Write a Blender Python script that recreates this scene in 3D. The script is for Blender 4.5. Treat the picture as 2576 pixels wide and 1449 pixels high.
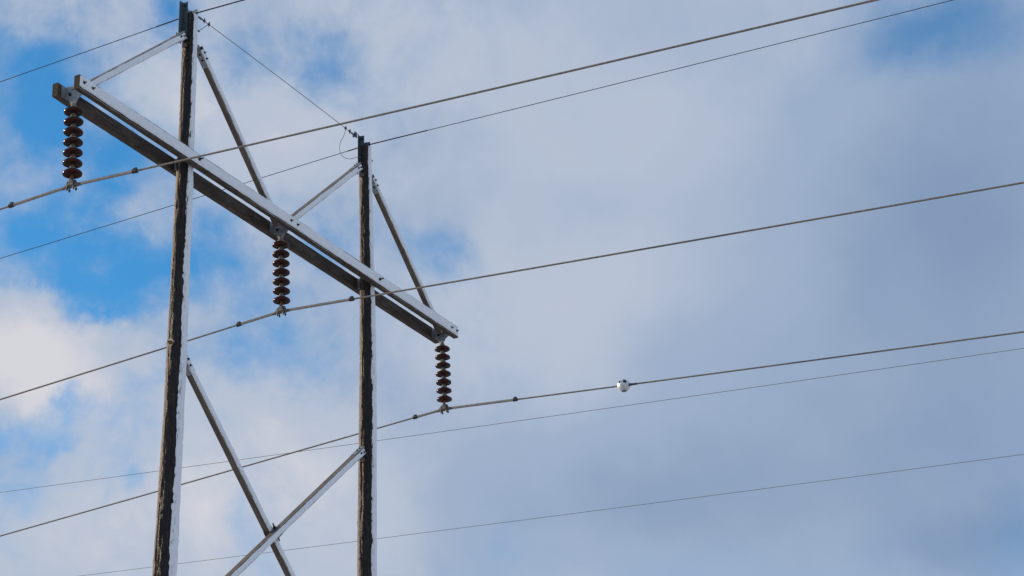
import bpy, bmesh, math, random
from mathutils import Vector, Matrix, noise as mnoise

for o in list(bpy.data.objects):
    bpy.data.objects.remove(o)
scene = bpy.context.scene
col = scene.collection
random.seed(4)

# ------------------------------------------------------------------ camera
EYE = 1.6
PITCH, ROLL = 0.4109166, -0.0275590
cp, sp = math.cos(PITCH), math.sin(PITCH)
fw = Vector((0, cp, sp)); r0 = Vector((1, 0, 0)); u0 = Vector((0, -sp, cp))
RIGHT = math.cos(ROLL) * r0 + math.sin(ROLL) * u0
UP = -math.sin(ROLL) * r0 + math.cos(ROLL) * u0
cam_d = bpy.data.cameras.new('camera')
cam_d.sensor_width = 36.0
cam_d.lens = 8573.7 / 4096 * 36.0
cam_d.clip_start = 0.1
cam_d.clip_end = 20000
cam = bpy.data.objects.new('camera', cam_d)
col.objects.link(cam)
M = Matrix((RIGHT, UP, -fw)).transposed().to_4x4()
M.translation = (0, 0, EYE)
cam.matrix_world = M
scene.camera = cam

# ------------------------------------------------------------------ world: Nishita blue behind drifting cloud
SUN_AZ = math.radians(-72.0)      # from +Y towards +X (negative = left of the view)
SUN_EL = math.radians(15.0)
world = bpy.data.worlds.new('World')
scene.world = world
world.use_nodes = True
world.cycles.sampling_method = 'MANUAL'
world.cycles.sample_map_resolution = 512
nt = world.node_tree
nt.nodes.clear()
L = nt.links.new
def N(t, **k):
    n = nt.nodes.new(t)
    for a, b in k.items():
        setattr(n, a, b)
    return n
def inp(n, i, v):
    if hasattr(v, 'is_output') or isinstance(v, bpy.types.NodeSocket):
        L(v, n.inputs[i])
    else:
        n.inputs[i].default_value = v
def math_(op, a, b=0.0, c=None, clamp=False):
    n = N('ShaderNodeMath', operation=op, use_clamp=clamp)
    inp(n, 0, a); inp(n, 1, b)
    if c is not None: inp(n, 2, c)
    return n.outputs[0]
def vmath(op, a, b=None, c=None):
    n = N('ShaderNodeVectorMath', operation=op)
    inp(n, 0, a)
    if b is not None: inp(n, 1, b)
    if c is not None: inp(n, 2, c)
    return n.outputs['Value'] if op in ('LENGTH', 'DOT_PRODUCT') else n.outputs[0]
def noise_(v, scale, detail=6, rough=.55, dist=0.0):
    n = N('ShaderNodeTexNoise')
    inp(n, 'Vector', v)
    n.inputs['Scale'].default_value = scale
    n.inputs['Detail'].default_value = detail
    n.inputs['Roughness'].default_value = rough
    n.inputs['Distortion'].default_value = dist
    return n
def maprange(v, a, b, c, d, kind='SMOOTHSTEP'):
    n = N('ShaderNodeMapRange', interpolation_type=kind)
    for i, x in enumerate((v, a, b, c, d)):
        inp(n, i, x)
    return n.outputs[0]

sky = N('ShaderNodeTexSky', sky_type='NISHITA')
sky.sun_disc = False
sky.sun_elevation = SUN_EL
sky.sun_rotation = SUN_AZ % (2 * math.pi)
sky.altitude = 300
sky.air_density = 1.0
sky.dust_density = 0.3
sky.ozone_density = 3.0
tc = N('ShaderNodeTexCoord')
d = vmath('NORMALIZE', tc.outputs['Generated'])
sep = N('ShaderNodeSeparateXYZ'); L(d, sep.inputs[0])
az = math_('MULTIPLY', math_('ARCTAN2', sep.outputs[0], sep.outputs[1]), 57.29578)
el = math_('MULTIPLY', math_('ARCSINE', sep.outputs[2]), 57.29578)
cmb = N('ShaderNodeCombineXYZ'); L(az, cmb.inputs[0]); L(el, cmb.inputs[1])
# the cloud edges are torn: warp the lookup by noise
wa = noise_(d, 26.0, 5, .6)
wb = vmath('SUBTRACT', wa.outputs['Color'], (.5, .5, .5))
P = vmath('MULTIPLY_ADD', wb, (2.3, 2.0, 0.0), cmb.outputs[0])

def px(x, y):
    """a direction (azimuth, elevation in degrees) of the sky above the line"""
    f = 5392.1
    v = RIGHT * ((x - 1288) / f) - UP * ((y - 724.5) / f) + fw
    v.normalize()
    return math.degrees(math.atan2(v.x, v.y)), math.degrees(math.asin(v.z))
def blobs(base, items):
    acc = base
    for (x, y, sx, sy, w) in items:
        A, E = px(x, y)
        sa = sx * .01063 / math.cos(math.radians(E)); se = sy * .01063
        q = vmath('MULTIPLY_ADD', P, (1 / sa, 1 / se, 0), (-A / sa, -E / se, 0))
        l = vmath('LENGTH', q)
        acc = math_('ADD', acc, maprange(l, 0, 2.0, w, 0.0))
    return acc
cover = blobs(0.84, [
    (180, 400, 330, 420, -.26), (90, 200, 150, 100, -.14), (430, 30, 45, 70, -.55), (50, 135, 80, 50, -.28), (165, 100, 90, 45, -.24), (115, 300, 75, 85, -.48),
    (270, 395, 50, 70, -.40), (225, 500, 90, 45, -.34), (200, 575, 110, 45, -.40), (360, 630, 110, 50, -.46), (400, 705, 100, 50, -.50),
    (260, 735, 90, 50, -.60), (40, 565, 70, 45, -.28), (555, 570, 80, 60, -.44), (565, 665, 90, 45, -.44), (830, 625, 70, 45, -.34),
    (1105, 635, 75, 70, -.40), (1010, 600, 90, 50, -.16), (825, 120, 85, 65, -.32), (800, 210, 80, 50, -.18), (675, 750, 120, 40, -.26), (680, 890, 130, 60, -.34),
    (147, 1112, 26, 28, -.24), (88, 1160, 36, 18, -.05), (185, 1020, 60, 40, -.24), (350, 1195, 30, 25, -.22), (15, 1085, 60, 30, -.2),
    (2340, 80, 200, 80, -.36), (2480, 40, 260, 150, -.22), (2560, 1430, 110, 80, -.10), (1480, 1230, 200, 80, -.08),
    (10, 865, 125, 95, .95), (190, 925, 120, 75, .50), (130, 650, 110, 45, -.40), (300, 790, 80, 30, -.30), (480, 770, 80, 30, -.2), (330, 890, 80, 50, .25), (400, 240, 95, 75, .34), (230, 60, 110, 45, .12), (340, 480, 60, 40, .14),
    (650, 330, 160, 120, .22), (1300, 300, 300, 300, .18), (1900, 800, 700, 400, .25), (1200, 1250, 800, 150, .2), (2350, 500, 200, 200, .1),
])
# broken fair-weather cloud towards the sun, a smoother sheet away from it
broken = maprange(az, px(1650, 724)[0], px(700, 724)[0], 0.0, 1.0)
fb = noise_(d, 19.0, 10, .60, .35)
fb2 = noise_(d, 62.0, 7, .62, .4)
gbs = noise_(d, 10.0, 3, .42, .1)
ramp_n = math_('MULTIPLY_ADD', broken, .80, .20)
fsum = math_('ADD', math_('MULTIPLY', math_('SUBTRACT', fb.outputs[0], .5), 1.25),
             math_('MULTIPLY', math_('SUBTRACT', fb2.outputs[0], .5), .46))
cov = math_('ADD', cover, math_('MULTIPLY', fsum, ramp_n))
cov = math_('ADD', cov, math_('MULTIPLY', math_('SUBTRACT', gbs.outputs[0], .5), .34))
alpha = maprange(cov, .08, 1.00, 0.0, 1.0)
# how thick and lit the cloud is: thin parts pale, thick parts white or grey
lit = blobs(0.55, [
    (30, 860, 150, 110, .44), (230, 930, 160, 100, .26), (430, 240, 110, 80, .24), (720, 320, 200, 150, .18), (1000, 130, 220, 140, .10),
    (1250, 110, 250, 150, .12), (1330, 800, 260, 170, .20), (560, 1230, 320, 190, .28), (150, 1010, 140, 80, .16), (60, 1330, 200, 130, .14),
    (1650, 330, 300, 140, .08), (2400, 930, 540, 440, -.32), (1500, 1230, 320, 130, -.20), (2520, 1390, 220, 100, -.22), (2000, 1280, 420, 170, -.13),
    (2420, 420, 330, 280, -.24), (1480, 560, 120, 80, -.05), (1750, 690, 260, 120, .08),
    (1010, 1000, 140, 80, -.06), (2560, 150, 200, 180, -.14),
])
litn = math_('ADD', lit, math_('MULTIPLY', math_('SUBTRACT', gbs.outputs[0], .5), math_('MULTIPLY_ADD', broken, .20, .20)))
litn = math_('ADD', litn, math_('MULTIPLY', fsum, math_('MULTIPLY_ADD', broken, .26, .07)))
STR = 0.1
ramp = N('ShaderNodeValToRGB')
cr = ramp.color_ramp
cr.interpolation = 'EASE'
cr.elements[0].position = 0.0; cr.elements[0].color = (.190, .285, .455, 1)
cr.elements[1].position = 1.0; cr.elements[1].color = (.665, .662, .712, 1)
e = cr.elements.new(.42); e.color = (.340, .432, .590, 1)
e = cr.elements.new(.70); e.color = (.470, .535, .655, 1)
L(litn, ramp.inputs[0])
cloudc = vmath('SCALE', ramp.outputs[0]); cloudc.node.inputs['Scale'].default_value = 1 / STR
blue = vmath('MULTIPLY', sky.outputs[0], (.62, 1.58, 1.95))
mix = N('ShaderNodeMix', data_type='RGBA')
L(alpha, mix.inputs[0]); L(blue, mix.inputs[6]); L(cloudc, mix.inputs[7])
bg = N('ShaderNodeBackground'); bg.inputs['Strength'].default_value = STR
L(mix.outputs[2], bg.inputs['Color'])
wout = N('ShaderNodeOutputWorld'); L(bg.outputs[0], wout.inputs[0])

# ------------------------------------------------------------------ sun
sd = bpy.data.lights.new('sun', 'SUN')
sd.energy = 5.0
sd.angle = math.radians(0.53)
sd.color = (1.0, .82, .60)
sun = bpy.data.objects.new('sun', sd)
col.objects.link(sun)
SDIR = Vector((math.sin(SUN_AZ) * math.cos(SUN_EL), math.cos(SUN_AZ) * math.cos(SUN_EL), math.sin(SUN_EL)))
sun.rotation_euler = (-SDIR).to_track_quat('-Z', 'Y').to_euler()
sun.location = SDIR * 60

# ------------------------------------------------------------------ colour management
scene.view_settings.view_transform = 'Standard'
scene.view_settings.look = 'None'
scene.view_settings.exposure = 0.0
scene.view_settings.gamma = 1.0

# ------------------------------------------------------------------ materials
def newmat(name):
    m = bpy.data.materials.new(name)
    m.use_nodes = True
    t = m.node_tree
    b = t.nodes['Principled BSDF']
    return m, t, b
def mnode(t, kind, **k):
    n = t.nodes.new(kind)
    for a, b in k.items(): setattr(n, a, b)
    return n
def noise_mat(name, stops, scale=(8, 8, 8), detail=6, rough=.6, roughness=.7, metallic=0.0, spec=.5, bump=0.0, bscale=None, coat=0.0, dist=0.0, rvar=0.0):
    """object-space noise through a colour ramp, with bump and gloss variation"""
    m, t, b = newmat(name)
    c = mnode(t, 'ShaderNodeTexCoord'); mp = mnode(t, 'ShaderNodeMapping')
    mp.inputs['Scale'].default_value = scale
    t.links.new(c.outputs['Object'], mp.inputs[0])
    n = mnode(t, 'ShaderNodeTexNoise'); n.inputs['Scale'].default_value = 1.0
    n.inputs['Detail'].default_value = detail; n.inputs['Roughness'].default_value = rough; n.inputs['Distortion'].default_value = dist
    t.links.new(mp.outputs[0], n.inputs['Vector'])
    r = mnode(t, 'ShaderNodeValToRGB')
    els = r.color_ramp.elements
    while len(els) < len(stops): els.new(.5)
    for q, (p_, c_) in zip(els, stops):
        q.position = p_; q.color = (*c_, 1)
    t.links.new(n.outputs[0], r.inputs[0]); t.links.new(r.outputs[0], b.inputs['Base Color'])
    b.inputs['Roughness'].default_value = roughness; b.inputs['Metallic'].default_value = metallic
    b.inputs['Specular IOR Level'].default_value = spec
    b.inputs['Coat Weight'].default_value = coat
    if rvar:
        mr = mnode(t, 'ShaderNodeMapRange'); mr.inputs[3].default_value = max(.05, roughness - rvar); mr.inputs[4].default_value = min(1, roughness + rvar)
        mr.inputs[1].default_value = .3; mr.inputs[2].default_value = .7
        t.links.new(n.outputs[0], mr.inputs[0]); t.links.new(mr.outputs[0], b.inputs['Roughness'])
    if bump:
        n2 = mnode(t, 'ShaderNodeTexNoise'); n2.inputs['Scale'].default_value = 1.0; n2.inputs['Detail'].default_value = 8; n2.inputs['Roughness'].default_value = .65
        mp2 = mnode(t, 'ShaderNodeMapping'); mp2.inputs['Scale'].default_value = bscale or scale
        t.links.new(c.outputs['Object'], mp2.inputs[0]); t.links.new(mp2.outputs[0], n2.inputs['Vector'])
        bp = mnode(t, 'ShaderNodeBump'); bp.inputs['Distance'].default_value = bump
        t.links.new(n2.outputs[0], bp.inputs['Height']); t.links.new(bp.outputs[0], b.inputs['Normal'])
    return m

M_SNOW = noise_mat('plastered_snow', [(.3, (.82, .85, .90)), (.7, (.90, .92, .96))], (14, 14, 14), roughness=.8, spec=.25, bump=.006, bscale=(30, 30, 30))
M_GROUND = noise_mat('snow_field', [(.34, (.10, .085, .05)), (.46, (.20, .17, .12)), (.56, (.74, .77, .82)), (.80, (.85, .87, .91))], (.12, .12, .12), detail=8, roughness=.85, spec=.2, bump=.08, bscale=(1.2, 1.2, 1.2))
M_ARM = noise_mat('weathered_arm_timber', [(.30, (.020, .014, .011)), (.48, (.054, .041, .033)), (.62, (.100, .079, .065)), (.80, (.180, .152, .130))], (2.2, 11, 11), detail=10, rough=.72, roughness=.75, spec=.3, bump=.004, bscale=(4, 60, 60), dist=.6)
M_BRACE = noise_mat('grey_brown_brace_timber', [(.30, (.075, .058, .046)), (.50, (.125, .100, .083)), (.66, (.175, .145, .122)), (.82, (.24, .21, .185))], (1.6, 12, 12), detail=9, rough=.68, roughness=.75, spec=.3, bump=.003, bscale=(3, 60, 60))
M_ENDGRAIN = noise_mat('mossy_end_grain', [(.3, (.020, .015, .010)), (.55, (.060, .046, .026)), (.72, (.105, .088, .040))], (40, 40, 40), detail=7, roughness=.85, spec=.2, bump=.006, bscale=(70, 70, 70))
M_STEEL = noise_mat('galvanised_steel', [(.3, (.20, .23, .25)), (.7, (.36, .39, .41))], (16, 16, 16), roughness=.5, metallic=.55, bump=.0008, bscale=(60, 60, 60), rvar=.12)
M_CLAMP = noise_mat('dark_clamp_casting', [(.3, (.075, .068, .062)), (.6, (.15, .14, .13)), (.8, (.22, .17, .11))], (40, 40, 40), roughness=.5, metallic=.4)
M_ANGLE = noise_mat('dull_blue_grey_steel', [(.3, (.030, .055, .072)), (.7, (.062, .098, .120))], (9, 9, 5), roughness=.55, metallic=.25, bump=.001, bscale=(50, 50, 20), rvar=.12)
M_BOLT = noise_mat('dark_bolt_steel', [(.35, (.022, .020, .022)), (.7, (.085, .070, .060))], (60, 60, 60), roughness=.55, metallic=.5)
M_RUST = noise_mat('rusty_iron', [(.3, (.060, .022, .010)), (.5, (.20, .085, .028)), (.72, (.34, .17, .06))], (45, 45, 45), detail=8, roughness=.8, spec=.3, bump=.002)
M_RUSTPLATE = noise_mat('rust_stained_washer', [(.38, (.22, .10, .035)), (.5, (.30, .25, .19)), (.62, (.36, .39, .41))], (14, 14, 14), detail=7, roughness=.6, metallic=.3, bump=.001)
M_PORC = noise_mat('brown_glazed_porcelain', [(.3, (.034, .009, .007)), (.7, (.060, .016, .012))], (22, 22, 22), roughness=.20, spec=.18)
M_CAP = noise_mat('insulator_cap_iron', [(.3, (.17, .17, .15)), (.6, (.27, .27, .24)), (.8, (.34, .32, .27))], (40, 40, 40), roughness=.6, metallic=.35, bump=.001)
M_ALU = noise_mat('weathered_aluminium_strand', [(.3, (.15, .13, .11)), (.7, (.29, .255, .22))], (30, 30, 30), roughness=.5, metallic=.45, spec=.4)
M_ROD = noise_mat('armour_rod_aluminium', [(.3, (.24, .225, .21)), (.7, (.40, .375, .345))], (25, 25, 25), roughness=.45, metallic=.5)
M_GW = noise_mat('dark_steel_strand', [(.3, (.020, .022, .028)), (.7, (.055, .056, .062))], (30, 30, 30), roughness=.6, metallic=.4)
M_THIN = noise_mat('grey_steel_strand', [(.3, (.10, .10, .11)), (.7, (.19, .18, .185))], (30, 30, 30), roughness=.6, metallic=.4)
M_BALL = noise_mat('brushed_aluminium_shell', [(.3, (.52, .55, .60)), (.7, (.72, .74, .78))], (14, 60, 14), roughness=.38, metallic=.6, bump=.0006, bscale=(60, 200, 60), rvar=.08)
M_BALLCORE = noise_mat('dark_sensor_core', [(.3, (.010, .012, .016)), (.7, (.022, .026, .032))], (30, 30, 30), roughness=.6)
M_BALLBASE = noise_mat('blue_base_plate', [(.3, (.010, .075, .14)), (.7, (.018, .11, .19))], (20, 20, 20), roughness=.4)
M_SLEEVE = noise_mat('dark_rubber_sleeve', [(.3, (.030, .035, .048)), (.7, (.055, .062, .080))], (30, 30, 30), roughness=.6)

# pole timber: bare brown grain with black tar, shade painted in as a black band around the snow side (local y < 0 is the windward side)
def pole_material():
    m, t, b = newmat('creosoted_pole_timber')
    lk = t.links.new
    c = mnode(t, 'ShaderNodeTexCoord')
    def nz(scale, det=7, ro=.62, src='Object', dist=0.0):
        mp = mnode(t, 'ShaderNodeMapping'); mp.inputs['Scale'].default_value = scale
        lk(c.outputs[src], mp.inputs[0])
        n = mnode(t, 'ShaderNodeTexNoise'); n.inputs['Scale'].default_value = 1.0
        n.inputs['Detail'].default_value = det; n.inputs['Roughness'].default_value = ro; n.inputs['Distortion'].default_value = dist
        lk(mp.outputs[0], n.inputs['Vector']); return n.outputs[0]
    g1 = nz((48, 48, 3.0), 8, .66, dist=.5); g2 = nz((30, 30, 13), 7, .72, dist=.3)
    gm = mnode(t, 'ShaderNodeMath', operation='ADD'); lk(g1, gm.inputs[0]); lk(g2, gm.inputs[1])
    gm2 = mnode(t, 'ShaderNodeMath', operation='MULTIPLY_ADD'); lk(gm.outputs[0], gm2.inputs[0]); gm2.inputs[1].default_value = .78; gm2.inputs[2].default_value = -.28
    grain = gm2.outputs[0]
    patch = nz((7, 7, 1.3), 7, .6)
    r1 = mnode(t, 'ShaderNodeValToRGB')
    for q, (p_, c_) in zip([r1.color_ramp.elements[0], r1.color_ramp.elements[1], r1.color_ramp.elements.new(.47), r1.color_ramp.elements.new(.57)],
                           [(.34, (.007, .005, .004)), (.80, (.34, .205, .115)), (.48, (.040, .021, .011)), (.60, (.130, .070, .035))]):
        q.position = p_; q.color = (*c_, 1)
    lk(grain, r1.inputs[0])
    # tarred share, raised by the shade painted into the colour
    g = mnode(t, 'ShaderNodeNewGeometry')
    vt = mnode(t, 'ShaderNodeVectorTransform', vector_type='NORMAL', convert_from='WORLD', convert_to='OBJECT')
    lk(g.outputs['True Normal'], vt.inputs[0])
    at = mnode(t, 'ShaderNodeAttribute'); at.attribute_name = 'shade_band'
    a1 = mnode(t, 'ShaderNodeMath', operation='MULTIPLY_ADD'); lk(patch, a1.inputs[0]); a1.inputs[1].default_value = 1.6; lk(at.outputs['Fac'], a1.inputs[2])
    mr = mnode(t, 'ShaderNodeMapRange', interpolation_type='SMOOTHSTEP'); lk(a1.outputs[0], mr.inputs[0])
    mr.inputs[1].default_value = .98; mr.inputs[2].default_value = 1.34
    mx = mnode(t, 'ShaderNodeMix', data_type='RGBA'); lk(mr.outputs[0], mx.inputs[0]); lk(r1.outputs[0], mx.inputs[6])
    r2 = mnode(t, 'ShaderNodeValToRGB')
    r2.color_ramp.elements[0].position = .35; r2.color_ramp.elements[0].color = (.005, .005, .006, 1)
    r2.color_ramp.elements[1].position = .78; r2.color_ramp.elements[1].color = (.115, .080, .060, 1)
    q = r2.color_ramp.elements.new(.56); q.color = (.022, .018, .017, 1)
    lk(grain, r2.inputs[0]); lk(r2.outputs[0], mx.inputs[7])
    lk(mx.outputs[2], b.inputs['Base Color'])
    fine = nz((160, 160, 14), 6, .7)
    rr = mnode(t, 'ShaderNodeMapRange'); lk(fine, rr.inputs[0]); rr.inputs[1].default_value = .35; rr.inputs[2].default_value = .65; rr.inputs[3].default_value = .28; rr.inputs[4].default_value = .8
    lk(rr.outputs[0], b.inputs['Roughness'])
    b.inputs['Specular IOR Level'].default_value = .28
    bp = mnode(t, 'ShaderNodeBump'); bp.inputs['Distance'].default_value = .012; bp.inputs['Strength'].default_value = 1.0
    lk(nz((70, 70, 12), 8, .72), bp.inputs['Height']); lk(bp.outputs[0], b.inputs['Normal'])
    return m
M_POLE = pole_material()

# ------------------------------------------------------------------ mesh helpers
PHI = 1.0940607
ORG = Vector((-3.4057833, 28.7427015, 13.6208511 + EYE))     # centre of the cross-arm
ZB = ORG.z
F = Matrix.Translation(ORG) @ Matrix.Rotation(PHI, 4, 'Z')
def loc(x, n, z):
    """structure coordinates: along the arm, towards the snowy side, above the arm -> local axes"""
    return Vector((x, -n, z))
def mesh_obj(name, verts, faces, mat, parent=None, smooth=False, mats=None, fmat=None):
    me = bpy.data.meshes.new(name)
    me.from_pydata([tuple(v) for v in verts], [], faces)
    for m_ in (mats or [mat]): me.materials.append(m_)
    if fmat:
        for p_, i in zip(me.polygons, fmat): p_.material_index = i
    if smooth:
        me.polygons.foreach_set('use_smooth', [True] * len(me.polygons))
    me.update()
    o = bpy.data.objects.new(name, me)
    col.objects.link(o)
    if parent: o.parent = parent
    return o
def inst(name, me, parent, mw=None):
    o = bpy.data.objects.new(name, me)
    col.objects.link(o)
    o.parent = parent
    if mw is not None: o.matrix_local = mw
    return o
def thing(name, label, cat, m=None, group=None):
    o = bpy.data.objects.new(name, None)
    o.empty_display_size = .3
    col.objects.link(o)
    if m is not None: o.matrix_world = m
    o['label'] = label; o['category'] = cat
    if group: o['group'] = group
    return o
def frames(pts):
    out = []
    up = None
    for i, p_ in enumerate(pts):
        t = (pts[min(i + 1, len(pts) - 1)] - pts[max(i - 1, 0)]).normalized()
        if up is None:
            up = Vector((0, 0, 1)) if abs(t.z) < .9 else Vector((1, 0, 0))
        s = t.cross(up).normalized(); up = s.cross(t).normalized()
        out.append((s, up))
    return out
def tube(pts, r, seg=8, cap=True, rf=None):
    """r constant or list; rf(i, angle) optional multiplier"""
    V, Fc = [], []
    fr = frames(pts)
    for i, p_ in enumerate(pts):
        rr = r[i] if isinstance(r, (list, tuple)) else r
        s, u = fr[i]
        for k in range(seg):
            a = 2 * math.pi * k / seg
            q = rr * (rf(i, a) if rf else 1)
            V.append(p_ + s * (math.cos(a) * q) + u * (math.sin(a) * q))
    n = len(pts)
    for i in range(n - 1):
        for k in range(seg):
            Fc.append((i * seg + k, i * seg + (k + 1) % seg, (i + 1) * seg + (k + 1) % seg, (i + 1) * seg + k))
    if cap:
        Fc.append(tuple(range(seg - 1, -1, -1))); Fc.append(tuple(range((n - 1) * seg, n * seg)))
    return V, Fc
def lathe(prof, seg=36):
    V, Fc = [], []
    for (r, z) in prof:
        for k in range(seg):
            a = 2 * math.pi * k / seg
            V.append(Vector((r * math.cos(a), r * math.sin(a), z)))
    for i in range(len(prof) - 1):
        for k in range(seg):
            Fc.append((i * seg + k, i * seg + (k + 1) % seg, (i + 1) * seg + (k + 1) % seg, (i + 1) * seg + k))
    Fc.append(tuple(range(seg - 1, -1, -1))); Fc.append(tuple(range((len(prof) - 1) * seg, len(prof) * seg)))
    return V, Fc
def join(*parts):
    V, Fc = [], []
    for v, f in parts:
        o = len(V); V += list(v); Fc += [tuple(i + o for i in q) for q in f]
    return V, Fc
def box(c, h, mx=None):
    V = [Vector((c[0] + sx * h[0], c[1] + sy * h[1], c[2] + sz * h[2])) for sz in (-1, 1) for sy in (-1, 1) for sx in (-1, 1)]
    if mx is not None: V = [mx @ v for v in V]
    return V, [(0, 2, 3, 1), (4, 5, 7, 6), (0, 1, 5, 4), (2, 6, 7, 3), (0, 4, 6, 2), (1, 3, 7, 5)]
def prism(poly, t, mx):
    """poly: 2-D outline in local xy, thickness t along z"""
    n = len(poly)
    V = [mx @ Vector((x, y, -t / 2)) for x, y in poly] + [mx @ Vector((x, y, t / 2)) for x, y in poly]
    Fc = [tuple(range(n - 1, -1, -1)), tuple(range(n, 2 * n))] + [(i, (i + 1) % n, n + (i + 1) % n, n + i) for i in range(n)]
    return V, Fc
def axes(o, x, y, z):
    m = Matrix((Vector(x), Vector(y), Vector(z))).transposed().to_4x4()
    m.translation = o
    return m
def look(o, zaxis, xhint=Vector((0, 0, 1))):
    z = Vector(zaxis).normalized()
    x = Vector(xhint) - z * z.dot(Vector(xhint)); x.normalize()
    return axes(o, x, z.cross(x), z)
def fbm(v, o=4):
    return mnoise.fractal(v, 1.0, 2.0, o)

# shared bolt: square washer, hex nut, thread end  (z = outwards, origin on the surface)
def hexa(r, z0, z1, seg=6):
    return lathe([(r, z0), (r, z1)], seg)
bolt_v, bolt_f = join(box((0, 0, .003), (.021, .021, .003)), hexa(.0145, .006, .022), lathe([(.008, .02), (.008, .042), (.006, .046)], 8))
def make_mesh(name, vf, mat, smooth=False):
    me = bpy.data.meshes.new(name)
    me.from_pydata([tuple(v) for v in vf[0]], [], vf[1]); me.materials.append(mat)
    if smooth: me.polygons.foreach_set('use_smooth', [True] * len(me.polygons))
    return me
BOLT = make_mesh('bolt', (bolt_v, bolt_f), M_BOLT)
SBOLT = make_mesh('bolt', ([v * .72 for v in bolt_v], bolt_f), M_BOLT)
BIGBOLT = make_mesh('through_bolt', join(lathe([(.030, 0), (.030, .006)], 16), hexa(.022, .006, .030), lathe([(.011, .03), (.011, .075), (.008, .08)], 8)), M_BOLT)
STUD = make_mesh('stud', join(lathe([(.020, 0), (.020, .005)], 12), hexa(.017, .005, .024), lathe([(.011, .02), (.011, .105), (.008, .11)], 8)), M_BOLT)

# ------------------------------------------------------------------ ground (below the frame)
def build_ground():
    V, Fc = [], []
    n = 80
    xs = []
    for i in range(n + 1):
        t = (i / n) * 2 - 1
        xs.append(math.copysign(abs(t) ** 2.6, t) * 4000)
    for j in range(n + 1):
        for i in range(n + 1):
            x, y = xs[i], xs[j]
            r = math.hypot(x, y)
            z = .25 * fbm(Vector((x * .02, y * .02, 0))) * min(1, r / 30) + 4 * fbm(Vector((x * .002, y * .002, 3))) * min(1, r / 500) ** 2
            V.append((x, y, z - .0))
    for j in range(n):
        for i in range(n):
            a = j * (n + 1) + i
            Fc.append((a, a + 1, a + n + 2, a + n + 1))
    o = mesh_obj('ground', V, Fc, M_GROUND, smooth=True)
    o['kind'] = 'structure'
build_ground()

# ------------------------------------------------------------------ the H-frame
TOWER = thing('h_frame_tower', 'tall wooden H-frame power line tower, two dark poles with snow-plastered double cross-arm', 'tower',
              Matrix.Translation((ORG.x, ORG.y, 0)) @ Matrix.Rotation(PHI, 4, 'Z'))
def S(x, n, z): return Vector((x, -n, z + ZB))       # tower-local point
N_DIR = Vector((0, -1, 0)); A_DIR = Vector((1, 0, 0)); UPZ = Vector((0, 0, 1))

AXIS = {-1: [(2.36, -2.410), (1.8, -2.400), (.375, -2.388), (-.5, -2.405), (-2.4, -2.415), (-4.0, -2.438), (-5.94, -2.490), (-15.9, -2.74)],
        1: [(2.36, 2.368), (1.7, 2.390), (.7, 2.425), (-.7, 2.455), (-1.4, 2.466), (-2.5, 2.464), (-4.8, 2.444), (-15.9, 2.52)]}
RAD = {-1: [(2.36, .0985), (1.0, .103), (.2, .107), (-.8, .115), (-2.4, .122), (-4, .132), (-6, .146), (-15.9, .19)],
       1: [(2.36, .096), (1.0, .1005), (.2, .107), (-.8, .116), (-2.4, .128), (-4.8, .140), (-15.9, .185)]}
def interp(tab, z):
    if z >= tab[0][0]: return tab[0][1]
    for (z0, v0), (z1, v1) in zip(tab, tab[1:]):
        if z >= z1:
            t = (z0 - z) / (z0 - z1)
            return v0 + (v1 - v0) * t
    return tab[-1][1]
def smooth_interp(tab, z):
    return sum(interp(tab, z + dz) for dz in (-.5, -.25, 0, .25, .5)) / 5 if z < 1.8 else interp(tab, z)
def pole_x(s, z): return smooth_interp(AXIS[s], z)
def pole_r(s, z): return smooth_interp(RAD[s], z)
NSEG = 56
def pole_relief(s, th, z):
    c, q = math.cos(th), math.sin(th)
    sd = s * 7.3
    a = fbm(Vector((c * 2.6 + sd, q * 2.6, z * .9)), 4) * .0050                   # slow swelling
    crack = abs(mnoise.noise(Vector((c * 9 + sd, q * 9, z * .55 + 5))))
    b = -max(0, .10 - crack) / .10 * .008                                          # drying checks
    d_ = mnoise.noise(Vector((c * 16 + sd, q * 16, z * 7))) * .0032                # splinters
    e_ = max(0, mnoise.noise(Vector((c * 7 - sd, q * 7, z * 11))) - .36) * .022    # flakes
    return a + b + d_ + e_
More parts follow.
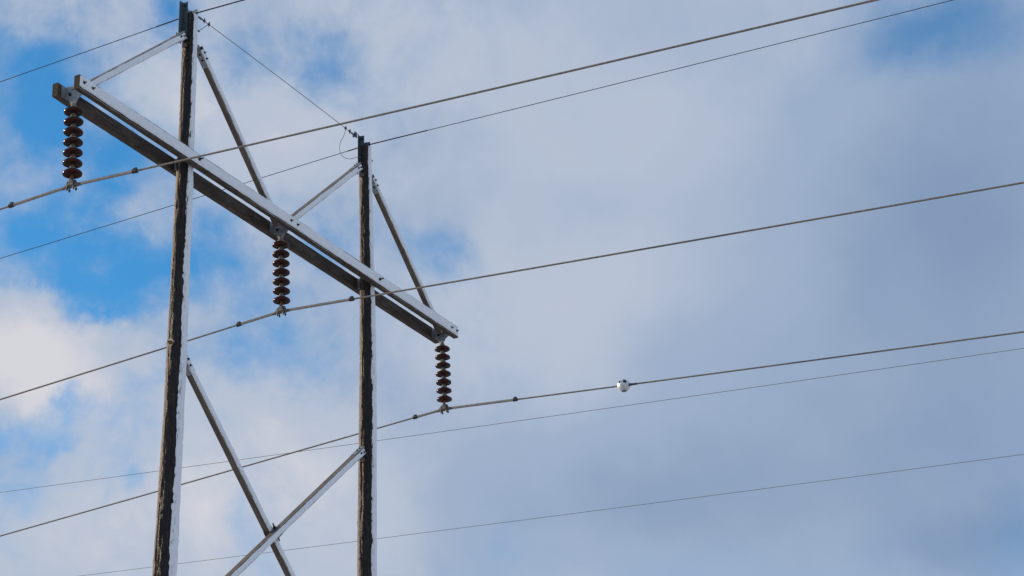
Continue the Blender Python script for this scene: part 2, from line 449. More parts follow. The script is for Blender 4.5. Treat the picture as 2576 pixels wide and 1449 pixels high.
def build_pole(s):
    zs = []
    z = 2.36
    while z > -6.6:
        zs.append(z); z -= .021
    while z > -15.7:
        zs.append(z); z -= .25
    zs.append(-15.7)
    V, Fc, shade_band = [], [], []
    for zz in zs:
        cx, r = pole_x(s, zz), pole_r(s, zz)
        for k in range(NSEG):
            th = 2 * math.pi * k / NSEG        # th measured from +a towards +n
            rr = r + pole_relief(s, th, zz)
            V.append(S(cx + rr * math.cos(th), rr * math.sin(th), zz))
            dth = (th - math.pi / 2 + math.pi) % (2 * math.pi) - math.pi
            w = 1 - min(1, max(0, (abs(dth) - math.radians(76)) / math.radians(34)))  # painted shade: full on the windward side, fading out towards the sunlit side
            shade_band.append(w * .80 - .10 + .06 * mnoise.noise(Vector((zz * 3, th, s))))
    n = len(zs)
    for i in range(n - 1):
        for k in range(NSEG):
            Fc.append((i * NSEG + k, (i + 1) * NSEG + k, (i + 1) * NSEG + (k + 1) % NSEG, i * NSEG + (k + 1) % NSEG))
    Fc.append(tuple(range(NSEG)))
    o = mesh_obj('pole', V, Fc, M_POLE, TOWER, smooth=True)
    at = o.data.attributes.new('shade_band', 'FLOAT', 'POINT')
    at.data.foreach_set('value', shade_band)
    o['label'] = 'dark creosoted wooden pole, the nearer one' if s < 0 else 'dark creosoted wooden pole, the farther one'
    # wind-plastered snow down the windward side
    zs2 = [q for q in zs if q > -6.6]
    V, Fc = [], []
    K = 22
    HW = math.radians(46)
    for zz in zs2:
        cx, r = pole_x(s, zz), pole_r(s, zz)
        for k in range(K + 1):
            f = k / K * 2 - 1
            th = math.pi / 2 - math.radians(6 if s < 0 else 9) + f * HW
            c_, q_ = math.cos(th), math.sin(th)
            edge = .70 + .11 * fbm(Vector((zz * 2.1, f * .6, s * 3)), 4) + .12 * mnoise.noise(Vector((zz * 14, f, s)))
            if zz > -.1 and zz < .1: edge -= .1
            t = (edge - abs(f)) / .22
            t = max(-1, min(1, t))
            thick = .013 + .004 * mnoise.noise(Vector((zz * 5, f * 2, s * 2))) + (.006 if zz < -.2 else 0)
            off = thick * (1 - (1 - max(0, t)) ** 2) if t > 0 else t * .010
            # chips where the crust has dropped off
            ch = fbm(Vector((c_ * 9, zz * 6, s * 11)), 3)
            if abs(f) > .42 and ch > .30: off = min(off, -.003)
            V.append(S(cx + (r + pole_relief(s, th, zz) * .6 + off) * c_, (r + pole_relief(s, th, zz) * .6 + off) * q_, zz + (.004 if zz == zs2[0] else 0)))
    for i in range(len(zs2) - 1):
        for k in range(K):
            a = i * (K + 1) + k
            Fc.append((a, a + K + 1, a + K + 2, a + 1))
    mesh_obj('snow_coat', V, Fc, M_SNOW, o, smooth=True)
    return o
POLE = {s: build_pole(s) for s in (-1, 1)}

# a squared timber between two points: section w (in the tower plane) x t (along n), rounded arrises, slight warp
def timber(name, p0, p1, w, t, parent, mat_end=None, side=None, seed=0, steps=None, wood=None, jk=1.0):
    ax = (p1 - p0); Ln = ax.length; ax.normalize()
    wv = side if side is not None else N_DIR.cross(ax).normalized()     # in-plane width direction
    nv = N_DIR
    b = .006
    sec = [(-w / 2 + b, -t / 2), (w / 2 - b, -t / 2), (w / 2, -t / 2 + b), (w / 2, t / 2 - b), (w / 2 - b, t / 2), (-w / 2 + b, t / 2), (-w / 2, t / 2 - b), (-w / 2, -t / 2 + b)]
    n = steps or max(6, int(Ln / .09))
    V, Fc, fm = [], [], []
    for i in range(n + 1):
        s_ = i / n * Ln
        for j, (a_, c_) in enumerate(sec):
            jit = jk * .0022 * mnoise.noise(Vector((s_ * 6, j * 1.7, seed))) + jk * .0022 * mnoise.noise(Vector((s_ * .8, 0, seed + 9)))
            V.append(p0 + ax * s_ + wv * (a_ * (1 + jit / w * 2)) + nv * (c_ * (1 + jit / t * 2)))
    m = len(sec)
    for i in range(n):
        for k in range(m):
            Fc.append((i * m + k, i * m + (k + 1) % m, (i + 1) * m + (k + 1) % m, (i + 1) * m + k)); fm.append(0)
    Fc.append(tuple(range(m - 1, -1, -1))); fm.append(1)
    Fc.append(tuple(range(n * m, (n + 1) * m))); fm.append(1)
    # object-space grain runs along local x: give the timber its own frame
    fr = axes(p0, ax, nv.cross(ax).normalized(), nv) if True else None
    inv = fr.inverted()
    V = [inv @ v for v in V]
    o = mesh_obj(name, V, Fc, None, parent, mats=[wood or M_ARM, mat_end or M_ENDGRAIN], fmat=fm)
    o.matrix_local = fr
    bm = bmesh.new(); bm.from_mesh(o.data); bmesh.ops.recalc_face_normals(bm, faces=bm.faces); bm.to_mesh(o.data); bm.free()
    return o, fr, Ln
# snow on the +n face of a timber, in the timber's own frame (x along, y across, z = n)
def face_snow(parent, Ln, w, t, lo, hi, seed, thick=.011, x0=0.0, x1=None, gaps=(), soft=.018):
    """lo / hi: bare margins at the -y and +y edges"""
    x1 = Ln if x1 is None else x1
    nu = int((x1 - x0) / .022); nv = 30
    V, Fc = [], []
    for i in range(nu + 1):
        x = x0 + (x1 - x0) * i / nu
        for j in range(nv + 1):
            f = j / nv
            y = -w / 2 + w * f
            rag = .0040 * fbm(Vector((x * 5, f * 2, seed)), 4) + .0018 * mnoise.noise(Vector((x * 38, f * 3, seed + 4)))
            dl = (y + w / 2) - lo + rag
            dh = (w / 2 - y) - hi + rag
            de = min((x - x0), (x1 - x)) - .010 + rag
            dd = min(dl, dh, de)
            q = max(-1, min(1, dd / soft))
            off = thick * (1 - (1 - q) ** 2) if q > 0 else q * .006
            if q > 0: off += .0022 * mnoise.noise(Vector((x * 3.5, f * 4, seed + 2)))
            for (gx, gy, gr) in gaps:                      # melted dimple round a bolt
                d_ = math.hypot(x - gx, y - gy)
                if d_ < gr: off = min(off, -.002 + (d_ / gr) ** 2 * thick)
            V.append((x, y, t / 2 + .0012 + off))
    for i in range(nu):
        for j in range(nv):
            a = i * (nv + 1) + j
            Fc.append((a, a + nv + 1, a + nv + 2, a + 1))
    o = mesh_obj('snow_coat', V, Fc, M_SNOW, parent, smooth=True)
    return o

H_ARM, T_ARM, GAP = .196, .092, .284
NF = GAP / 2 + T_ARM / 2
ARM_BOLTS = [-4.922, -4.742, -.080, .092, 4.742, 4.911]
def build_arm(front):
    n0 = NF if front else -NF
    xa, xb = (-5.002, 4.968) if front else (-4.975, 5.0)
    o, fr, Ln = timber('cross_arm', S(xa, n0, 0), S(xb, n0, 0), H_ARM, T_ARM, TOWER, seed=2 if front else 8, steps=150)
    o['label'] = 'front cross-arm timber plastered with snow' if front else 'rear cross-arm timber with bare dark wood'
    inv = fr.inverted()
    face = S(0, n0 + T_ARM / 2, 0)
    if front:
        gaps = []
        for bx in ARM_BOLTS + [-2.392, 2.432]:
            q = inv @ S(bx, n0, .008); gaps.append((q.x, q.y, .026))
        # which local y is down?
        down = (inv.to_3x3() @ Vector((0, 0, -1))).y
        lo, hi = (.031, .013) if down < 0 else (.013, .031)
        face_snow(o, Ln, H_ARM, T_ARM, lo, hi, 3, .011, gaps=gaps)
    else:
        down = (inv.to_3x3() @ Vector((0, 0, -1))).y
    for bx in ARM_BOLTS:
        if front: inst('bolt', BOLT, o, inv @ look(S(bx, n0 + T_ARM / 2 + .002, .008), N_DIR))
        else: inst('bolt', BOLT, o, inv @ look(S(bx, n0 - T_ARM / 2 - .002, .008), -N_DIR))
    for bx in (-2.392, 2.432):
        if front: inst('through_bolt', BIGBOLT, o, inv @ look(S(bx, n0 + T_ARM / 2 + .002, .008), N_DIR))
        else: inst('through_bolt', BIGBOLT, o, inv @ look(S(bx, n0 - T_ARM / 2 - .002, .008), -N_DIR))
    # round bolt recess and nuts under the arm near its ends, nuts on top
    for bx in (-4.86, -.16, 4.80):
        inst('bolt', BOLT, o, inv @ look(S(bx + (0 if front else .02), n0, -H_ARM / 2 - .001), -UPZ))
        inst('bolt', BOLT, o, inv @ look(S(bx + .02, n0, H_ARM / 2 + .001), UPZ))
    return o
ARM_F = build_arm(True)
ARM_R = build_arm(False)
# packing plates between poles and arms
for s in (-1, 1):
    cx = pole_x(s, 0); r = pole_r(s, 0)
    for sg in (-1, 1):
        v, f = box((cx, -sg * (GAP / 2 + r - .012) / 2, ZB), (.05, (GAP / 2 - r + .012) / 2, .085))
        mesh_obj('packing_plate', v, f, M_STEEL, TOWER)

# hanger plates between the two arms
SX = 4.820774
for k, hx in enumerate((-SX, 0.01, SX)):
    g = GAP / 2
    poly = [(-g, .085), (g, .085), (g, -.085), (g * .55, -.125), (.030, -.205), (-.030, -.205), (-g * .55, -.125), (-g, -.085)]
    mx = axes(S(hx, 0, 0), (0, -1, 0), (0, 0, 1), (-1, 0, 0))
    parts = [prism(poly, .010, mx)]
    # flanges bolted to the arms
    for sg in (-1, 1):
        parts.append(box((hx - .045, -sg * (g - .005), ZB), (.045, .005, .085)))
    o = mesh_obj('hanger_plate', *join(*parts), M_STEEL, TOWER)
    for bx, bz in ((.06, .03), (-.06, -.04)):
        inst('bolt', BOLT, o, look(S(hx - .006, bx, bz), -A_DIR))

# braces (x, z of centre line), drawn in the pole plane
W_B, T_B = .098, .100
def brace(name, a, b, n0, pole_side, seed, fit_len=.30, label=None, both=False):
    """a = end at the pole (upper), b = other end; pole_side -1 = on the near face of the pole"""
    p0, p1 = S(a[0], n0, a[1]), S(b[0], n0, b[1])
    o, fr, Ln = timber(name, p0, p1, W_B, T_B, TOWER, seed=seed, wood=M_BRACE, jk=.35)
    if label: o['label'] = label
    inv = fr.inverted()
    y_up = (inv.to_3x3() @ UPZ).y
    lo, hi = (.009, .013) if y_up > 0 else (.013, .009)
    face_snow(o, Ln, W_B, T_B, lo, hi, seed + .5, .0085, soft=.010)
    # steel shoe gripping the end of the timber: three sides plus a tongue to the pole
    ends = [(0, 1)] + ([(Ln, -1)] if both else [])
    for xe, dr in ends:
        w2, t2 = W_B / 2 + .004, T_B / 2 + .013
        parts = [box((xe + dr * (fit_len / 2 - .03), sg * w2, 0), (fit_len / 2, .004, T_B / 2 - .006)) for sg in (-1, 1)]
        parts.append(box((xe + dr * .115, 0, T_B / 2 + .002), (.105, W_B / 2 - .012, .003)))
        parts.append(box((xe - dr * .035, 0, 0), (.032, W_B / 2 - .004, .006)))
        sh = mesh_obj('end_shoe', *join(*parts), M_STEEL, o)
        for bx in (.06, .15):
            for sg in (-1, 1):
                inst('bolt', SBOLT, o, look(Vector((xe + dr * bx, sg * (w2 + .004), .012)), (0, sg, 0), (1, 0, 0)))
            inst('bolt', SBOLT, o, look(Vector((xe + dr * bx, .006 if bx < .1 else -.012, t2 + .001)), (0, 0, 1), (1, 0, 0)))
    return o
brace('knee_brace', (-2.560, 1.965), (-4.800, -.01), 0, -1, 11, label='knee brace from the near pole out to the near end of the cross-arm')
brace('knee_brace', (-2.165, 1.930), (-.075, -.005), 0, 1, 12, label='knee brace from the near pole in to the middle of the cross-arm')
brace('knee_brace', (2.205, 1.950), (.030, .002), 0, -1, 13, label='knee brace from the far pole in to the middle of the cross-arm')
brace('knee_brace', (2.555, 1.900), (4.775, -.02), 0, 1, 14, label='knee brace from the far pole out to the far end of the cross-arm')
X1 = brace('cross_brace', (-2.215, -2.815), (2.31, -6.83), -.051, 1, 15, both=True, label='rear bar of the X brace, running down from the near pole')
X2 = brace('cross_brace', (2.225, -2.865), (-2.25, -6.58), .054, -1, 16, both=True, label='front bar of the X brace, running down from the far pole')
# clamp plates where the two bars cross
def crossing():
    d1 = Vector((2.31 + 2.215, -6.83 + 2.815)); d2 = Vector((-2.25 - 2.225, -6.58 + 2.865))
    a = Vector((-2.215, -2.815)); b = Vector((2.225, -2.865))
    det = d1.x * -d2.y + d2.x * d1.y
    q = b - a
    t = (q.x * -d2.y + d2.x * q.y) / det
    return a + d1 * t, d1.normalized(), d2.normalized()
cxp, cd1, cd2 = crossing()
mx = axes(S(cxp.x, 0, cxp.y), (1, 0, 0), (0, 0, 1), (0, -1, 0))
def along(dv, perp, n0, w2, sg):
    e = Vector((-dv.y, dv.x)) * sg
    o2 = cxp + e * (w2 + .005)
    return box((0, 0, 0), (.085, .005, .045), axes(S(o2.x, n0, o2.y), (dv.x, 0, dv.y), (e.x, 0, e.y), (0, -1, 0)))
cl = mesh_obj('crossing_clamp', *join(along(cd2, 0, .054, W_B / 2, 1), along(cd2, 0, .054, W_B / 2, -1), along(cd1, 0, -.051, W_B / 2, 1), along(cd1, 0, -.051, W_B / 2, -1)), M_BOLT, TOWER)
for sg in (-1, 1):
    e = Vector((-cd2.y, cd2.x)) * sg
    q = cxp + e * (W_B / 2 + .010) - cd2 * .045
    inst('through_bolt', BIGBOLT, cl, look(S(q.x, .03, q.y), (e.x, 0, e.y)))

# square washers with through bolts on the poles
DIAM = make_mesh('square_washer', box((0, 0, .004), (.050, .050, .004)), M_RUSTPLATE)
RUSTBOLT = make_mesh('rusty_bolt', join(lathe([(.028, .008), (.026, .014)], 14), hexa(.023, .010, .034), lathe([(.012, .03), (.012, .062), (.009, .068)], 10)), M_RUST)
def washer(s, z, side, rot=math.pi / 4, nofs=0.0):
    r = pole_r(s, z) + .004
    p_ = S(pole_x(s, z) + side * r, nofs, z)
    m_ = look(p_, A_DIR * side) @ Matrix.Rotation(rot, 4, 'Z')
    inst('square_washer', DIAM, POLE[s], m_)
    inst('rusty_bolt', RUSTBOLT, POLE[s], m_)
washer(-1, -2.742, -1); washer(1, -2.79, 1)
for s, z, ang in ((-1, 1.605, 180 - 26), (-1, 1.86, 180 - 20), (1, 1.55, 180 - 10)):
    th = math.radians(ang); r = pole_r(s, z)
    dv = Vector((math.cos(th), -math.sin(th), 0))
    inst('bolt', BOLT, POLE[s], look(S(pole_x(s, z), 0, z) + dv * (r + .001), dv))
# pole-side back plates that carry the brace shoes
for s, side, z in ((-1, -1, 1.93), (-1, 1, 1.93), (1, -1, 1.93), (1, 1, 1.90), (-1, 1, -2.84), (1, -1, -2.88)):
    r = pole_r(s, z)
    cx = pole_x(s, z) + side * (r + .004)
    v, f = box((cx, 0, ZB + z), (.006, .045, .125))
    v2, f2 = box((cx + side * .045, 0, ZB + z), (.048, .007, .055))
    mesh_obj('brace_plate', *join((v, f), (v2, f2)), M_BOLT, TOWER)

# steel angles standing above each pole top
RC = Vector((.560, .828)); CC = Vector((-.828, .560))       # across the view / towards it, in (arm, n)
def angle_bar(s, cr, cc, legs, z0, z1, lw=.088, th=.008):
    c = RC * cr + CC * cc
    cx = pole_x(s, 2.3) + c.x; cn = c.y
    parts = []
    for dv in legs:
        v = (RC * dv[0] + CC * dv[1]).normalized()
        e = Vector((-v.y, v.x))
        m_ = axes(S(cx, cn, (z0 + z1) / 2), (v.x, -v.y, 0), (e.x, -e.y, 0), (0, 0, 1))
        parts.append(box((lw / 2 - th / 2, 0, 0), (lw / 2, th / 2, (z1 - z0) / 2), m_))
    o = mesh_obj('top_angle', *join(*parts), M_ANGLE, TOWER)
    return o, cx, cn
for s, rot in ((-1, 0.0), (1, math.radians(-30))):
    c_, s_ = math.cos(rot), math.sin(rot)
    def rt(x, y): return (x * c_ - y * s_, x * s_ + y * c_)
    o1, ax1, an1 = angle_bar(s, -.093, .055, [rt(-.7, .7), rt(.7, .7)], 1.99, 2.545)
    o2, ax2, an2 = angle_bar(s, .036 if s < 0 else .010, -.105, [rt(.7, .7), rt(.7, -.7)], 1.99, 2.515)
    for z in (2.12, 2.20, 2.49):
        inst('bolt', BOLT, o1, look(S(ax1 + CC.x * .004 + RC.x * .028, an1 + CC.y * .034 + RC.y * .028, z), Vector((CC.x * .7 - RC.x * .7, -(CC.y * .7 - RC.y * .7), 0))))
    # flat bar between the two angles, carrying the shield wire clamp
    p0 = S(ax1, an1, 2.475); p1 = S(ax2, an2, 2.435)
    ax = (p1 - p0); ln = ax.length; ax.normalize()
    mxx = axes((p0 + p1) / 2, ax, UPZ.cross(ax).normalized(), ax.cross(UPZ.cross(ax)).normalized())
    v, f = box((0, 0, 0), (ln / 2, .005, .028), mxx)
    mesh_obj('spacer_bar', v, f, M_STEEL, TOWER)
    # saddle clamp of the shield wire
    q = S((ax1 + ax2) / 2, 0, 2.405)
    v, f = join(box((q.x, q.y, q.z - .012), (.014, .055, .010)), box((q.x, q.y, q.z + .014), (.012, .03, .008)), box((q.x + .012, q.y, q.z + .02), (.006, .02, .03)))
    mesh_obj('wire_saddle', v, f, M_BOLT, TOWER)
# stubs of ground-wire bolts on the far side of each pole
inst('stud', STUD, POLE[-1], look(S(pole_x(-1, 2.2) + pole_r(-1, 2.2) * .95, .0, 2.23), Vector((.85, -.3, -.35))))
inst('stud', STUD, POLE[1], look(S(pole_x(1, 2.2) + pole_r(1, 2.2) * .95, .0, 2.235), Vector((.85, -.3, -.35))))
# thin ground wire stapled down the near face of each pole
for s in (-1, 1):
    pts = []
    z = 1.75
    while z > -6.5:
        th = math.radians(196 + 5 * math.sin(z * 1.7 + s))
        r = pole_r(s, z) + .007 + .004 * math.sin(z * 5.1)
        pts.append(S(pole_x(s, z) + r * math.cos(th), r * math.sin(th), z)); z -= .12
    mesh_obj('ground_wire', *tube(pts, .0038, 6), M_THIN, TOWER, smooth=True)

# ------------------------------------------------------------------ insulator strings
DISC_PROF = [(.030, .052), (.056, .052), (.068, .049), (.086, .043), (.104, .034), (.118, .023), (.1255, .012), (.128, .002), (.1275, -.008), (.1245, -.015), (.120, -.018),
             (.116, -.014), (.111, -.003), (.105, -.004), (.102, -.018), (.098, -.020), (.094, -.016), (.090, .004), (.082, .005), (.079, -.016), (.075, -.019), (.071, -.015),
             (.067, .010), (.059, .011), (.056, -.012), (.052, -.015), (.048, -.011), (.043, .014), (.030, .018), (.014, .018)]
CAP_PROF = [(.0, .124), (.020, .124), (.028, .120), (.031, .110), (.034, .094), (.046, .078), (.057, .064), (.060, .052), (.054, .046)]
PIN_PROF = [(.013, .020), (.013, -.012), (.016, -.018), (.016, -.026), (.0, -.028)]
ME_DISC = make_mesh('porcelain_disc', lathe(DISC_PROF, 44), M_PORC, True)
ME_CAP = make_mesh('cap', lathe(CAP_PROF, 24), M_CAP, True)
ME_PIN = make_mesh('pin', lathe(PIN_PROF, 14), M_RUST, True)
def suspension_clamp():
    """boat clamp, wire along y, pin at the origin, wire axis at z = -.088"""
    zc = -.088
    V, Fc = [], []
    n = 17
    seg = 12
    for i in range(n):
        f = i / (n - 1) * 2 - 1
        y = f * .150
        w = .030 * (1 - .35 * abs(f) ** 2)
        hgt = .034 * (1 - .55 * f * f)
        z0 = zc + .006 - .018 * f * f
        for k in range(seg):
            a = math.pi + math.pi * k / (seg - 1)
            V.append(Vector((w * math.cos(a), y, z0 + hgt * math.sin(a) * 1.1)))
        V.append(Vector((w, y, z0 + .014))); V.append(Vector((-w, y, z0 + .014)))
    m = seg + 2
    for i in range(n - 1):
        for k in range(m):
            Fc.append((i * m + k, i * m + (k + 1) % m, (i + 1) * m + (k + 1) % m, (i + 1) * m + k))
    Fc.append(tuple(range(m - 1, -1, -1))); Fc.append(tuple(range((n - 1) * m, n * m)))
    parts = [(V, Fc)]
    for sx in (-1, 1):                                   # yoke cheeks
        poly = [(-.050, zc - .004), (.050, zc - .004), (.020, -.018), (.012, .014), (-.012, .014), (-.020, -.018)]
        parts.append(prism(poly, .009, axes((sx * .034, 0, 0), (0, 1, 0), (0, 0, 1), (1, 0, 0))))
    parts.append(tube([Vector((-.045, 0, 0)), Vector((.045, 0, 0))], .010, 10))
    parts.append(box((0, .010, zc + .030), (.020, .075, .011)))      # keeper piece
    body = join(*parts)
    ubs = []
    for y in (-.050, .055):
        ub = []
        for sx in (-1, 1):
            ub.append(tube([Vector((sx * .026, y, zc + .055)), Vector((sx * .026, y, zc - .072))], .0075, 8))
            ub.append(lathe([(.0150, zc - .058), (.0150, zc - .040)], 6))
            v = ub.pop(); ub.append(([q + Vector((sx * .026, y, 0)) for q in v[0]], v[1]))
        ub.append(tube([Vector((-.026, y, zc + .055)), Vector((0, y, zc + .066)), Vector((.026, y, zc + .055))], .0075, 8))
        ubs.append(join(*ub))
    return body, ubs
cb, cu = suspension_clamp()
ME_CLAMP = make_mesh('suspension_clamp', cb, M_CLAMP)
ME_UBOLT = [make_mesh('u_bolt', q, M_BOLT) for q in cu]
TILT = .0554
def insulator_string(k, label):
    x0 = (-SX, 0.0, SX)[k]
    rot = Matrix.Rotation(-TILT, 4, 'Y')
    base = F @ Matrix.Translation(loc(x0 + TILT * .19, 0, -.19)) @ rot
    t = thing('insulator_string', label, 'insulator', base, 'insulator strings under the cross-arm')
    # clevis link to the hanger plate
    lk = []
    ring = [Vector((0, .021 * math.cos(a), .010 + .034 * math.sin(a))) for a in [2 * math.pi * i / 18 for i in range(19)]]
    lk.append(tube(ring, .0075, 8, cap=False))
    lk.append(lathe([(.014, -.030), (.016, -.022), (.012, -.012), (.012, .0)], 12))
    mesh_obj('shackle', *join(*lk), M_BOLT, t, smooth=True)
    for i in range(7):
        z = -(.2956 - .19) - .146 * i - .004
        dsc = inst('porcelain_disc', ME_DISC, t, Matrix.Translation((0, 0, z)) @ Matrix.Rotation(random.uniform(-.03, .03), 4, 'Y') @ Matrix.Rotation(random.uniform(-.03, .03), 4, 'X') @ Matrix.Rotation(random.uniform(0, 6.28), 4, 'Z'))
        inst('cap', ME_CAP, dsc)
        inst('pin', ME_PIN, dsc)
    zl = -(.2956 - .19) - .146 * 6 - .004
    # ball socket and clamp
    mesh_obj('ball_socket', *lathe([(.0, -.022), (.016, -.024), (.020, -.034), (.020, -.052), (.014, -.060), (.012, -.078), (.0, -.080)], 14), M_RUST, t, smooth=True).location.z = zl
    c = inst('suspension_clamp', ME_CLAMP, t, Matrix.Translation((0, 0, zl - .080)) @ Matrix.Rotation(TILT, 4, 'Y'))
    for q in ME_UBOLT: inst('u_bolt', q, c)
    wire = base @ Matrix.Translation((0, 0, zl - .080)) @ Matrix.Rotation(TILT, 4, 'Y') @ Vector((0, 0, -.088))
    return t, F.inverted() @ wire
strings = [insulator_string(0, 'string of seven brown porcelain discs hanging at the near left end of the cross-arm'),
           insulator_string(1, 'string of seven brown porcelain discs hanging under the middle of the cross-arm'),
           insulator_string(2, 'string of seven brown porcelain discs hanging at the far right end of the cross-arm')]

# ------------------------------------------------------------------ conductors
def wire_samples(lo, hi):
    s, out = lo, []
    while s < hi:
        out.append(s)
        s += .12 if abs(s) < 1.6 else (.5 if abs(s) < 14 else 3.0)
    out.append(hi)
    return out
def zwire(s, z0, mL, mR, curv=.00030):
    m = mR if s > 0 else mL
    a = math.sqrt(s * s + .06 ** 2) - .06
    return z0 - m * a + curv * s * s
def conductor(k, label, mL, mR, clips, group='conductors hung from the insulator strings'):
    wl = strings[k][1]
    x0, z0 = wl.x, wl.z
    base = F @ Matrix.Translation((x0, 0, 0))
    t = thing('conductor', label, 'power line', base, group)
    path = lambda s: loc(0, s, zwire(s, z0, mL, mR))
    ss = wire_samples(-78, 78)
    mesh_obj('strand', *tube([path(s) for s in ss], .0128, 10), M_ALU, t, smooth=True)
    lo, hi = clips
    n = int((hi - lo) / .018)
    sa = [lo + (hi - lo) * i / n for i in range(n + 1)]
    rod = lambda i, a: 1 + .085 * math.cos(11 * (a - sa[i] * 9.0))
    mesh_obj('armour_rods', *tube([path(s) for s in sa], .0195, 66, rf=rod), M_ROD, t, smooth=True)
    for sc in (lo, hi):
        pts = [path(sc + q) for q in (-.042, -.034, -.012, .012, .034, .042)]
        cl_ = tube(pts, [.022, .029, .029, .029, .029, .022], 14)
        p_ = path(sc)
        cl_ = join(cl_, box((p_.x, p_.y, p_.z + .034), (.010, .026, .012)), box((p_.x + .010, p_.y, p_.z + .036), (.024, .008, .008)))
        mesh_obj('rod_clip', *cl_, M_BOLT, t)
    return t, path, base
C1 = conductor(0, 'nearest thick conductor, held by the left insulator string and rising to the top right', .042, .0530, (-.98, 1.00))
C2 = conductor(1, 'middle thick conductor, held by the insulator string under the middle of the cross-arm', .067, .0665, (-.75, 1.20))
C3 = conductor(2, 'lowest thick conductor, held by the far right insulator string, with a silver ball on it', .0715, .0755, (-.56, 1.31))

# ------------------------------------------------------------------ silver ball on the lowest conductor
def line_ball():
    t3, path, base = C3
    s = 3.24
    p_ = base @ path(s)
    R = .1035
    t = thing('line_sensor_ball', 'silver metal ball with dark openings clamped on the lowest thick conductor', 'ball', Matrix.Translation(p_) @ Matrix.Rotation(PHI, 4, 'Z'))
    inv = Matrix.Rotation(-PHI, 3, 'Z')
    def dirn(x, y):
        z = math.sqrt(max(0, 1 - x * x - y * y))
        return (inv @ (RIGHT * x + UP * y - fw * z)).normalized()
    holes = [(dirn(.12, .68), .35, .35), (dirn(-.66, .60), .30, .9), (dirn(.93, .08), .22, .4)]
    b0 = dirn(.05, -.90)
    bm = bmesh.new()
    bmesh.ops.create_icosphere(bm, subdivisions=6, radius=R)
    kill = []
    for f_ in bm.faces:
        c = f_.calc_center_median().normalized()
        for hd, hr, hrot in holes:
            if c.dot(hd) < .6: continue
            ex = hd.cross(Vector((0, 0, 1))).normalized(); ey = ex.cross(hd)
            u, v = c.dot(ex), c.dot(ey)
            cu_, su = math.cos(hrot), math.sin(hrot)
            u, v = u * cu_ - v * su, u * su + v * cu_
            if abs(u) + abs(v) * .9 < hr: kill.append(f_); break
        else:
            if c.dot(b0) > math.cos(.40): kill.append(f_)
    bmesh.ops.delete(bm, geom=kill, context='FACES')
    for f_ in bm.faces: f_.smooth = True
    me = bpy.data.meshes.new('shell'); bm.to_mesh(me); bm.free()
    me.materials.append(M_BALL)
    sh = inst('shell', me, t)
    so = sh.modifiers.new('thickness', 'SOLIDIFY'); so.thickness = .004; so.offset = -1
    bm = bmesh.new(); bmesh.ops.create_icosphere(bm, subdivisions=4, radius=R * .88)
    me = bpy.data.meshes.new('core'); bm.to_mesh(me); bm.free(); me.materials.append(M_BALLCORE)
    inst('core', me, t)
    v, f = lathe([(.0, -.004), (R * .40, -.004), (R * .40, .003), (R * .34, .006), (.0, .007)], 28)
    bp_ = mesh_obj('base_plate', v, f, M_BALLBASE, t)
    bp_.matrix_local = look(b0 * R * .915, b0)
    # clamp sleeve along the wire on the near side of the ball
    tl = base.inverted()
    loc0 = path(s)
    pts = [path(s + .085 + q) - loc0 for q in (0, .02, .06, .10, .14, .155)]
    mesh_obj('wire_sleeve', *tube(pts, [.026, .026, .018, .017, .017, .014], 14), M_SLEEVE, t, smooth=True)
    pts = [path(s - .085 - q) - loc0 for q in (0, .02, .03)]
    mesh_obj('wire_sleeve', *tube(pts, [.020, .018, .014], 14), M_SLEEVE, t, smooth=True)
line_ball()

# ------------------------------------------------------------------ shield wires over the pole tops
def shield(s, label, z0, mL, mR, x0):
    base = F @ Matrix.Translation((x0, 0, 0))
    t = thing('shield_wire', label, 'power line', base, 'shield wires over the pole tops')
    path = lambda q: loc(0, q, zwire(q, z0, mL, mR, .0003))
    mesh_obj('strand', *tube([path(q) for q in wire_samples(-78, 78)], .0058, 8), M_GW, t, smooth=True)
    lo, hi = ((-.62, .95) if s < 0 else (-.35, 1.15))
    n = 60
    sa = [lo + (hi - lo) * i / n for i in range(n + 1)]
    mesh_obj('armour_rods', *tube([path(q) for q in sa], .0092, 28, rf=lambda i, a: 1 + .10 * math.cos(7 * (a - sa[i] * 14))), M_GW, t, smooth=True)
    return t
shield(-1, 'thin dark shield wire passing over the top of the near pole', 2.392, .034, .040, -2.40)
shield(1, 'thin dark shield wire passing over the top of the far pole', 2.418, .034, .030, 2.40)

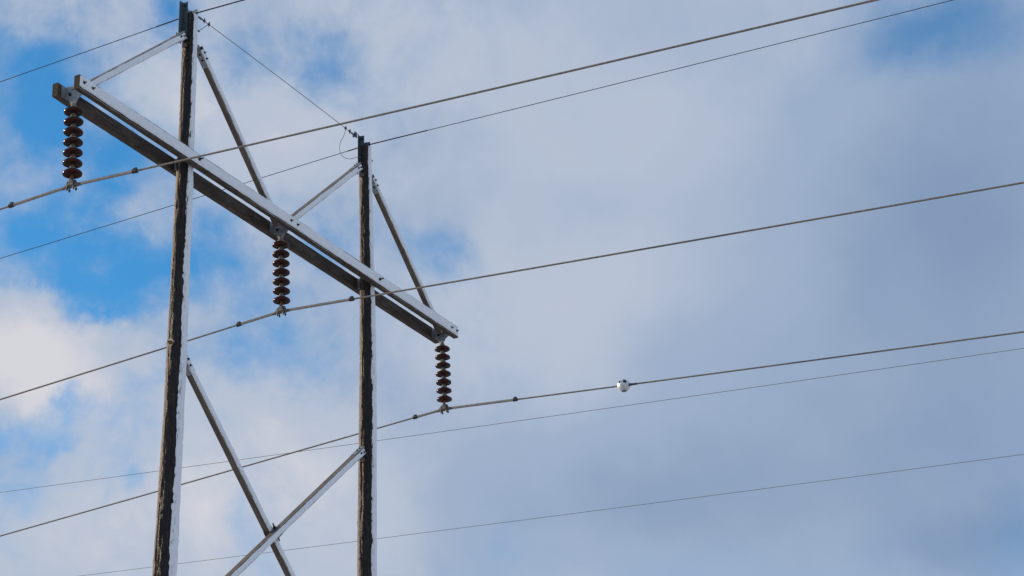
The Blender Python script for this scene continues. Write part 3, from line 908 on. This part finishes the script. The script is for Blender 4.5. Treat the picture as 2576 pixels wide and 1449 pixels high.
# ------------------------------------------------------------------ tie wire between the pole tops
def tie_wire():
    t = thing('tie_wire', 'fine tie wire stretched between the two pole tops with clips and jumper loops', 'wire', F)
    a, b = Vector((-2.20, 0, 2.455)), Vector((2.06, 0, 2.452))
    pts = [a.lerp(b, i / 40) + Vector((0, 0, .012 * (1 - (2 * i / 40 - 1) ** 2))) for i in range(41)]
    mesh_obj('strand', *tube(pts, .0050, 8), M_THIN, t, smooth=True)
    at = lambda x: a.lerp(b, (x - a.x) / (b.x - a.x))
    for x in (-2.07, -1.955, 1.784, 1.910):
        p_ = at(x)
        mesh_obj('wire_clip', *join(box((p_.x, p_.y, p_.z + .004), (.020, .012, .013)), tube([Vector((p_.x - .008, p_.y - .012, p_.z + .01)), Vector((p_.x - .008, p_.y - .012, p_.z + .034))], .006, 8),
                 tube([Vector((p_.x + .010, p_.y + .008, p_.z - .01)), Vector((p_.x + .010, p_.y + .008, p_.z - .034))], .006, 8), lathe([(.011, 0), (.011, .012)], 6)[0:2] and
                 ([q + Vector((p_.x - .008, p_.y - .012, p_.z + .018)) for q in lathe([(.011, 0), (.011, .012)], 6)[0]], lathe([(.011, 0), (.011, .012)], 6)[1])), M_BOLT, t)
    # dead-end loops
    for x0, x1 in ((-2.235, -2.09), (1.925, 2.085)):
        q = [Vector((x0 + (x1 - x0) * f, .016 * math.sin(math.pi * f), 2.455)) for f in [i / 8 for i in range(9)]]
        q2 = [Vector((x0 + (x1 - x0) * f, -.016 * math.sin(math.pi * f), 2.455)) for f in [i / 8 for i in range(9)]]
        mesh_obj('wire_loop', *join(tube(q, .0050, 8), tube(q2, .0050, 8)), M_THIN, t, smooth=True)
    mesh_obj('hook_plate', *join(box((2.075, -.01, 2.468), (.035, .006, .045)), box((2.055, 0, 2.452), (.010, .03, .03))), M_ANGLE, t)
    def curve(name, ctrl, r):
        out = []
        c = [Vector(v) for v in ctrl]
        c = [c[0] * 2 - c[1]] + c + [c[-1] * 2 - c[-2]]
        for i in range(1, len(c) - 2):
            for j in range(6):
                f = j / 6
                p0, p1, p2, p3 = c[i - 1:i + 3]
                out.append(.5 * ((2 * p1) + (p2 - p0) * f + (2 * p0 - 5 * p1 + 4 * p2 - p3) * f * f + (3 * p1 - p0 - 3 * p2 + p3) * f ** 3))
        out.append(c[-2])
        mesh_obj(name, *tube(out, r, 8), M_THIN, t, smooth=True)
    curve('jumper', [(-1.955, 0, 2.455), (-2.02, 0, 2.40), (-2.12, 0, 2.30), (-2.20, 0, 2.228)], .0050)
    curve('jumper', [(1.790, 0, 2.44), (1.724, 0, 2.278), (1.645, 0, 2.155), (1.611, 0, 2.043), (1.641, 0, 1.945), (1.742, 0, 1.917), (1.901, 0, 1.957), (2.024, 0, 2.024), (2.13, 0, 2.09), (2.26, 0, 2.15)], .0042)
tie_wire()

# ------------------------------------------------------------------ thin wires of the next line behind
def far_wire(label, x0, zc, m, r):
    t = thing('distant_wire', label, 'power line', F @ Matrix.Translation((x0, 0, 0)), 'thin wires of the next line behind')
    pts = [loc(0, s, zc - m * s + .00022 * s * s) for s in [i * 2.5 - 60 for i in range(49)]]
    mesh_obj('strand', *tube(pts, r, 8), M_THIN, t, smooth=True)
far_wire('upper of the two thinnest wires, crossing low behind both poles', 12.0, .963, .0590, .0052)
far_wire('lowest thinnest wire in the picture, crossing behind the X brace', 12.0, -1.0896, .04895, .0046)
